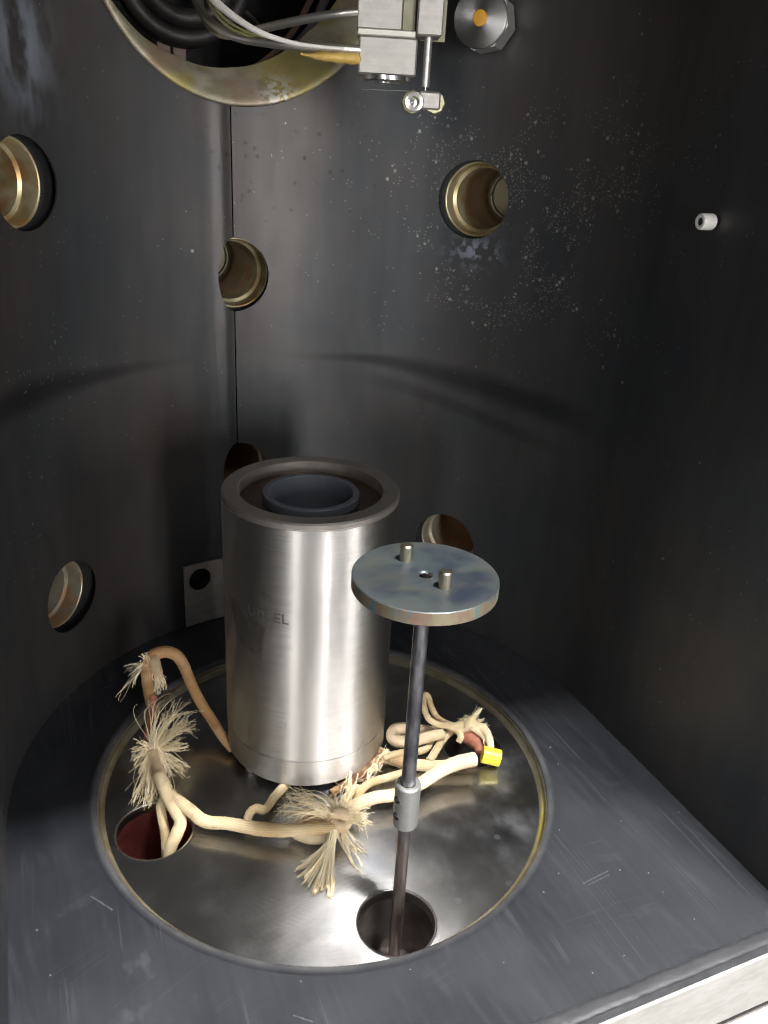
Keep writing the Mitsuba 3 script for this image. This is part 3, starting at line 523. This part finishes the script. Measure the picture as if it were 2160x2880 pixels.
# ------------------------------------------------------------------ the cords and their frayed ends
CORD = {
 'arch': [(-.0937,.0480,-.0040), (-.0995,.0626,.0020), (-.1057,.0827,.0100), (-.1137,.0986,.0220), (-.1194,.1107,.0340), (-.1237,.1225,.0460), (-.1274,.1358,.0570), (-.1341,.1424,.0660), (-.1451,.1449,.0700), (-.1564,.1452,.0680), (-.1634,.1394,.0620), (-.1670,.1286,.0540), (-.1685,.1116,.0450), (-.1687,.0953,.0380)],
 'copper': [(-.1655,.1021,.0440), (-.1698,.0888,.0360), (-.1750,.0738,.0300), (-.1781,.0590,.0260), (-.1765,.0420,.0230)],
 'down': [(-.1765,.0420,.0230), (-.1759,.0092,.0180), (-.1718,-.0116,.0100), (-.1667,-.0270,.0020), (-.1633,-.0342,-.0060), (-.1682,-.0407,-.0140), (-.1758,-.0443,-.0260), (-.1798,-.0442,-.0500), (-.181,-.043,-.075)],
 'down2': [(-.1702,-.0030,.0020), (-.1774,-.0075,-.0040), (-.1784,-.0174,-.0120), (-.1780,-.0263,-.0220), (-.1792,-.0358,-.0400), (-.183,-.037,-.070)],
 'long': [(-.1686,-.0120,.0080), (-.1613,-.0225,.0070), (-.1532,-.0330,.0040), (-.1463,-.0439,.0010), (-.1384,-.0515,.0000), (-.1231,-.0595,.0010), (-.1054,-.0712,.0020), (-.0878,-.0824,.0030), (-.0661,-.0912,.0040), (-.0467,-.0965,.0050), (-.0284,-.1032,.0060)],
 'curl': [(-.0501,-.0178,-.0060), (-.0614,-.0280,-.0040), (-.0716,-.0377,-.0030), (-.0810,-.0481,-.0030), (-.0874,-.0532,.0000), (-.0929,-.0525,.0030), (-.0990,-.0542,.0020), (-.1034,-.0590,-.0020), (-.1034,-.0629,-.0060)],
 'bulge': [(-.0693,-.0847,-.0020), (-.0610,-.0922,-.0040), (-.0510,-.0995,-.0040), (-.0404,-.1015,-.0040), (-.0330,-.1006,-.0020)],
 'stout': [(-.0254,-.0920,.0040), (-.0117,-.0846,.0040), (.0035,-.0790,.0040), (.0212,-.0776,.0040), (.0393,-.0804,.0040), (.0569,-.0804,.0050), (.0748,-.0760,.0060), (.0961,-.0693,.0080), (.1182,-.0664,.0100), (.1392,-.0687,.0120)],
 'under': [(.0519,-.0102,.0000), (.0609,-.0217,-.0020), (.0746,-.0335,-.0040), (.0912,-.0428,-.0040), (.1100,-.0518,-.0030), (.1289,-.0562,-.0010), (.1425,-.0587,.0010)],
 'slim': [(.0038,-.0722,-.0040), (.0094,-.0627,-.0040), (.0171,-.0548,-.0040), (.0292,-.0493,-.0040), (.0455,-.0484,-.0040), (.0621,-.0476,-.0040), (.0790,-.0467,-.0040)],
 'slimtop': [(.0513,-.0269,.0040), (.0650,-.0258,.0040), (.0814,-.0267,.0030), (.0968,-.0259,.0000), (.1078,-.0211,-.0020), (.1159,-.0140,.0000)],
 'blunt': [(.1252,-.0213,.0120), (.1144,-.0188,.0100), (.1006,-.0164,.0080), (.0869,-.0141,.0060), (.0756,-.0089,.0060), (.0727,-.0017,.0070), (.0776,.0041,.0100), (.0876,.0025,.0110), (.1040,.0001,.0080), (.1191,-.0011,.0040), (.1341,.0015,.0000)],
 'loop': [(.1386,-.0321,.0060), (.1417,-.0309,.0120), (.1393,-.0238,.0160), (.1325,-.0178,.0180), (.1217,-.0128,.0200), (.1140,-.0065,.0240), (.1122,.0017,.0300), (.1147,.0126,.0360), (.1181,.0168,.0400), (.1211,.0145,.0380), (.1221,.0077,.0300), (.1247,-.0009,.0220), (.1317,-.0058,.0160), (.1419,-.0118,.0120)],
 'rise': [(.0994,-.0398,-.0040), (.1100,-.0317,-.0020), (.1220,-.0225,.0020), (.1348,-.0156,.0060), (.1490,-.0116,.0090), (.1652,-.0106,.0100)],
 'tip': [(.1465,-.0158,.0040), (.1569,-.0182,.0080), (.1655,-.0264,.0120), (.1692,-.0379,.0140), (.1675,-.0492,.0120), (.1655,-.0551,.0080)],
 'ring': [(-.0063,-.0708,-.0020), (.0018,-.0592,-.0010), (.0093,-.0545,.0000), (.0116,-.0585,.0000), (.0083,-.0673,-.0020), (.0018,-.0746,-.0040)],
 'charred': [(-.0149,-.0476,-.0060), (-.0003,-.0443,-.0040), (.0154,-.0390,-.0030), (.0349,-.0301,-.0020), (.0469,-.0222,.0000), (.0530,-.0131,.0020)],
}
FRAY = {
 'hub': [(-.1458,.1102,.0500), (-.1367,.0942,.0450), (-.1260,.0905,.0450), (-.1537,.0842,.0400), (-.1338,.0806,.0400), (-.1263,.0821,.0300), (-.1271,.0684,.0300), (-.1241,.0821,.0200), (-.1455,.0698,.0300), (-.1445,.0452,.0300), (-.1413,.0451,.0200), (-.1397,.0398,.0200), (-.1422,.0233,.0100), (-.1431,.0302,.0000), (-.1462,.0344,-.0050), (-.1534,.0338,.0000), (-.1603,.0251,.0000), (-.1976,.0434,.0300), (-.1969,.0353,.0250), (-.1977,.0318,.0200), (-.1913,.0203,.0200), (-.1917,.0297,.0100), (-.1921,.0430,.0400), (-.1873,.0378,.0450), (-.2045,.0083,-.0050), (-.2005,.0049,.0000), (-.1964,.0024,-.0050), (-.1941,-.0004,-.0050), (-.1905,-.0012,.0000), (-.1876,-.0028,-.0050), (-.1841,-.0020,-.0050), (-.1803,.0007,-.0050), (-.1646,-.0002,.0000), (-.1673,-.0018,.0000), (-.1670,.0166,.0000), (-.1559,.0403,.0000), (-.1697,.0944,.0550), (-.1604,.0770,.0400), (-.1484,.0436,.0300), (-.1390,.0472,.0200)],
 'top': [(-.1832,.1194,.0500), (-.1988,.1345,.0300), (-.1900,.1485,.0600), (-.1876,.1496,.0550), (-.1790,.1212,.0800), (-.1844,.1365,.0550), (-.1713,.1264,.0850), (-.1690,.1299,.0850)],
 'tuft': [(-.1533,.1060,.0500), (-.1567,.1038,.0500), (-.1500,.1219,.0500), (-.1533,.1300,.0500), (-.1600,.1080,.0480)],
 'knot': [(-.0642,-.0436,.0150), (-.0603,-.0487,.0200), (-.0644,-.0503,.0150), (-.0739,-.0608,.0080), (-.0755,-.0615,.0060), (-.0756,-.0643,.0040), (-.0734,-.0748,.0040), (-.0718,-.0778,.0040), (-.0590,-.0681,.0200), (-.0535,-.0675,.0200), (-.0577,-.0754,.0150), (-.0628,-.0762,.0040), (-.0677,-.0793,.0040), (.0032,-.0574,.0300), (-.0021,-.0663,.0300), (-.0093,-.0762,.0250), (-.0237,-.0756,.0200), (-.0242,-.0672,.0150), (.0043,-.1092,.0100), (.0028,-.1038,.0100), (-.0016,-.1003,.0150), (.0035,-.1070,.0060), (.0120,-.0950,.0080), (-.0038,-.1076,.0000)],
 'strands': [(-.0075,-.1272,-.0105), (-.0097,-.1309,-.0105), (-.0225,-.1493,-.0110), (-.0199,-.1481,-.0110), (-.0177,-.1257,-.0105), (-.0225,-.1148,-.0105), (-.0190,-.1099,-.0080), (-.0015,-.1036,.0000)],
 'spray': [(-.0763,-.1245,-.0105), (-.0752,-.1266,-.0105), (-.0755,-.1350,-.0105), (-.0758,-.1424,-.0105), (-.0687,-.1429,-.0105), (-.0701,-.1453,-.0105), (-.0691,-.1522,-.0105), (-.0675,-.1536,-.0105), (-.0659,-.1526,-.0105), (-.0646,-.1538,-.0105), (-.0601,-.1522,-.0105), (-.0579,-.1604,-.0105), (-.0566,-.1624,-.0105), (-.0546,-.1624,-.0105), (-.0525,-.1591,-.0105), (-.0689,-.1332,-.0105), (-.0546,-.1460,-.0105)],
 'plug': [(.1655,-.0122,.0200), (.1616,-.0095,.0200), (.1555,-.0061,.0180), (.1677,-.0186,.0300), (.1713,-.0167,.0350), (.1726,-.0199,.0200), (.1759,-.0288,.0160), (.1742,-.0384,.0140), (.1712,-.0473,.0120), (.1682,-.0530,.0100), (.1686,-.0365,.0140), (.1570,-.0113,.0200), (.1522,-.0042,.0160)],
 'wick': [(.0611,-.0223,.0100), (.0579,-.0219,.0120), (.0602,-.0219,.0080), (.0262,-.0463,.0000), (.0261,-.0418,.0000), (.0198,-.0496,.0000), (.0354,-.0384,.0000), (.0400,-.0389,.0000), (.0445,-.0359,.0000)],
}
def strands(ends, root, spread=.003, per=7, r=.00045, jit=.005, bow=.25, floorz=PZ + .0006, seed=1, via=None, waviness=.0012, curl=.14, droop=.12):
    g = np.random.default_rng(seed); out = []; root = np.array(root, float)
    for e in ends:
        e = np.array(e, float); L = np.linalg.norm(e - root); up = np.array([0, 0, 1.0]) * g.uniform(-.2, 1) + g.normal(size=3) * .5
        for _ in range(per):
            a = root + g.normal(size=3) * spread * .6; b = root + (e - root) * g.uniform(.84, 1.03) + g.normal(size=3) * jit * .55
            mid = (a + b) / 2 + up * bow * L * g.uniform(.3, .8) + g.normal(size=3) * jit * .5
            if via is not None: mid = mid * .35 + np.array(via) * .65
            t = np.linspace(0, 1, 12)[:, None]
            P = (1 - t) ** 2 * a + 2 * t * (1 - t) * mid + t ** 2 * b + np.cumsum(g.normal(size=(12, 3)), 0) * waviness * .25 * t
            side = np.cross(b - a, g.normal(size=3)); side /= np.linalg.norm(side) + 1e-9
            P = P + side * (np.sin(t * g.uniform(2, 6) + g.uniform(0, 6)) * t * L * curl * g.uniform(.2, 1)); P[:, 2] -= droop * L * t[:, 0] ** 2 * g.uniform(.3, 1.4)
            P[:, 2] = np.maximum(P[:, 2], floorz)
            out.append(tube(P, [r * g.uniform(.8, 1.5), r * g.uniform(.5, 1.1)], 4, raw=True, caps=False, flat=g.uniform(.4, 1)))
    return cat(out)
def cord(key, path, r, m, label, step=.002, sides=18, flat=1.0):
    g = np.random.default_rng(len(key) + int(abs(path[0][0]) * 1e5)); P = spline(path, step)
    P = P + np.cumsum(g.normal(size=P.shape), 0) * .00006
    return put(key, tube(P, .94 * np.atleast_1d(r), sides, raw=True, flat=flat), m, True, label, 'cord', 'fibreglass cords on the plate')
# left: the arched cord with its two tufts
tag('arched_cord', 'pinkish cord arching up from the left foot of the cylinder, frayed where it is tied', 'cord')
put('arched_cord__sleeve', tube(CORD['arch'], [.0040, .0056, .0056, .0058, .0062, .0066, .0072, .0062, .0050], 18), 'cord_rusty')
put('arched_cord__wrapping', tube([(-.1560, .1450, .0690), (-.1575, .1330, .0640), (-.1555, .1220, .0570), (-.1545, .1150, .0530)], [.0040, .0066, .0056, .0020], 14), 'fibre_brown')
put('arched_cord__core', tube(CORD['copper'], [.0046, .0040, .0036, .0042, .005], 14), 'terracotta'); tag('arched_cord__core', 'bare reddish core below the arch')
k = put('arched_cord__fray', cat([strands(FRAY['top'], (-.1655, .1370, .0640), .003, 4, .00042, .002, .25, seed=3), strands(FRAY['tuft'], (-.158, .133, .062), .004, 7, .0005, .003, .1, seed=4)]), 'fibre', True, kind='stuff', uv=False)
tag(k, 'loose pale threads at the top of the arch')
HUB = (-.1765, .0400, .0235)
k = put('frayed_tuft', cat([strands(FRAY['hub'], HUB, .0040, 6, .00046, .0010, .26, seed=5, curl=.18, droop=.16), strands(FRAY['hub'][::2], HUB, .0045, 3, .00026, .006, .40, seed=6, curl=.3)]), 'fibre', True, 'cream tuft of frayed fibres left of the cylinder, above the red well', 'fibre tuft', kind='stuff', uv=False)
k = put('frayed_tuft__binding', tube([(-.1800, .0480, .0270), (-.1775, .0400, .0240), (-.1760, .0280, .0200), (-.1745, .0120, .0150), (-.1715, -.0050, .0100)], [.0030, .0056, .0052, .0062, .0066, .0050], 16), 'fibre_brown')
cord('cord', CORD['down'][1:], [.0060, .0064, .0064, .0066, .0066, .0062, .0060], 'cord_sleeve', 'cream cord bending down into the red well on the left')
cord('cord', CORD['down2'], .0050, 'cord_sleeve', 'shaded cord end hanging in the red well, behind the bent one')
put('copper_wire', strands([(-.195, -.050, -.048), (-.190, -.050, -.050), (-.187, -.052, -.046), (-.168, -.046, -.042), (-.166, -.045, -.046)], (-.182, -.043, -.055), .003, 4, .0006, .003, .1, floorz=-.08, seed=8), 'copper', True, 'bare copper wire ends at the bottom of the red well', 'wire', kind='stuff', uv=False)
cord('cord', CORD['long'], [.0062, .0064, .0066, .0064, .0062, .0066, .0070, .0068, .0062, .0060, .0056], 'cord_sleeve', 'long cream cord lying across the plate from the red well to the knot')
cord('cord', CORD['curl'], [.0046, .0050, .0050, .0046, .0044, .0046, .0046, .0042], 'cord_sleeve', 'short curled cord coming from under the cylinder onto the long cord')
cord('cord', CORD['bulge'], [.0040, .0058, .0062, .0056, .0036], 'cord_pale', 'stubby pale cord bulging out below the long cord')
# knot in front of the cylinder
KN = (-.0262, -.0930, .0065)
tag('knot_tuft', 'tied knot of frayed cream fibres on the plate in front of the cylinder', 'fibre tuft')
put('knot_tuft__knot', tube([(-.036, -.098, .004), (-.029, -.092, .010), (-.021, -.094, .011), (-.018, -.100, .005), (-.026, -.104, .006), (-.032, -.097, .009)], [.004, .006, .0065, .006, .0055, .004], 16), 'fibre_brown')
put('knot_tuft__fray', cat([strands(FRAY['knot'], KN, .0044, 6, .00046, .0010, .55, seed=11, curl=.2), strands(FRAY['knot'][::2], KN, .0050, 3, .00026, .006, .6, seed=15, curl=.3)]), 'fibre', True, kind='stuff', uv=False)
put('knot_tuft__loose_thread', strands(FRAY['strands'], KN, .0060, 3, .00040, .002, .12, seed=12), 'fibre', True, kind='stuff', uv=False)
k = put('knot_tuft__spray', strands(FRAY['spray'], (-.0310, -.1040, .0050), .0028, 9, .00060, .0012, .05, seed=13, via=(-.041, -.122, -.004), waviness=.0006, curl=.03, droop=0), 'fibre', True, kind='stuff', uv=False)
tag(k, 'brush of straight fibres spraying forward onto the plate')
put('knot_tuft__braid', strands([(-.052, -.082, .004), (-.056, -.079, .002), (-.050, -.086, .003)], (-.034, -.088, .008), .006, 16, .0006, .003, .3, seed=14), 'fibre_brown', True, kind='stuff', uv=False)
# right
cord('cord', CORD['stout'], [.0068, .0066, .0066, .0066, .0066, .0066, .0070, .0076, .0080, .0078], 'cord_pale', 'thick pale cord running behind the coupling to its blunt end by the yellow cap')
cord('cord', CORD['under'], [.0058, .0070, .0068, .0066, .0066, .0066, .0066], 'cord_sleeve', 'cream cord from the foot of the cylinder passing under the thick pale cord')
cord('cord', CORD['slim'], .0044, 'cord_sleeve', 'slim cord bending toward the knot behind the coupling')
cord('cord', CORD['slimtop'], [.0034, .0042, .0044, .0044, .0042, .0038], 'cord_sleeve', 'slim cord beside the foot of the cylinder, crossing behind the shaft')
cord('cord', CORD['blunt'], [.0058, .0066, .0068, .0072, .0078, .0078, .0074, .0066, .0058, .0050, .0046], 'cord_pale', 'fat cord folded in a hairpin behind the shaft')
cord('cord', CORD['loop'], .0037, 'cord_sleeve', 'thin cord standing up in a narrow loop right of the shaft')
cord('cord', CORD['rise'], [.0044, .0046, .0046, .0048, .0056, .0056], 'cord_sleeve', 'slim cord rising from the plate to the frayed bundle on the right')
cord('cord', CORD['tip'], [.0036, .0040, .0042, .0046, .0046, .0040], 'cord_pale', 'short pale cord bending down into the yellow cap')
cord('cord', CORD['ring'], [.0036, .0040, .0042, .0042, .0040, .0034], 'cord_sleeve', 'small looped cord beside the knot in front of the cylinder')
tag('charred_cord', 'brown charred braid along the bottom edge of the cylinder', 'cord')
put('charred_cord__braid', tube(CORD['charred'], [.0040, .0046, .0046, .0050, .0056, .0040], 14), 'charred_braid')
put('charred_cord__fray', strands(FRAY['wick'], (.047, -.024, .0015), .003, 5, .0004, .002, .1, seed=21), 'fibre', True, kind='stuff', uv=False)
put('charred_cord__hair', cat([strands([np.array(p) + [.008, -.010, .002], np.array(p) + [.003, -.012, .005]], p, .002, 4, .0003, .002, .1, seed=30 + i) for i, p in enumerate(CORD['charred'][1:])]), 'fibre_brown', True, kind='stuff', uv=False)
put('frayed_bundle', cat([strands(FRAY['plug'], (.1600, -.0190, .0120), .0045, 9, .00042, .0022, .35, seed=23), strands(FRAY['plug'][6:10], (.158, -.020, .0150), .004, 14, .00042, .002, .3, seed=24)]), 'fibre', True, 'whitish frayed fibres over the dark well on the right', 'fibre tuft', kind='stuff', uv=False)
put('frayed_bundle__lump', tube([(.150, -.018, -.002), (.1580, -.0260, .0000), (.1620, -.0360, -.001), (.1600, -.0450, -.004)], [.005, .0085, .0085, .005], 14), 'terracotta'); tag('frayed_bundle__lump', 'red brown core under the frayed fibres')
tag('yellow_cap', 'bright yellow plastic cap beside the blunt end of the thick pale cord', 'cap')
cd = unit([.80, -.42, -.16]); co = np.array([.1555, -.0555, .0030])
cap = m3.Manifold.batch_boolean([m3.Manifold.cylinder(.0195, .0092, .0092, 48), m3.Manifold.cube([.03, .03, .03]).translate([-.015, .0055, -.005])], m3.OpType.Subtract)
put('yellow_cap__body', frame(mani(cap), co, unit(np.cross(unit(np.cross([0, 0, 1], cd)), cd)), unit(np.cross([0, 0, 1], cd)) , cd), 'yellow_plastic', 30)
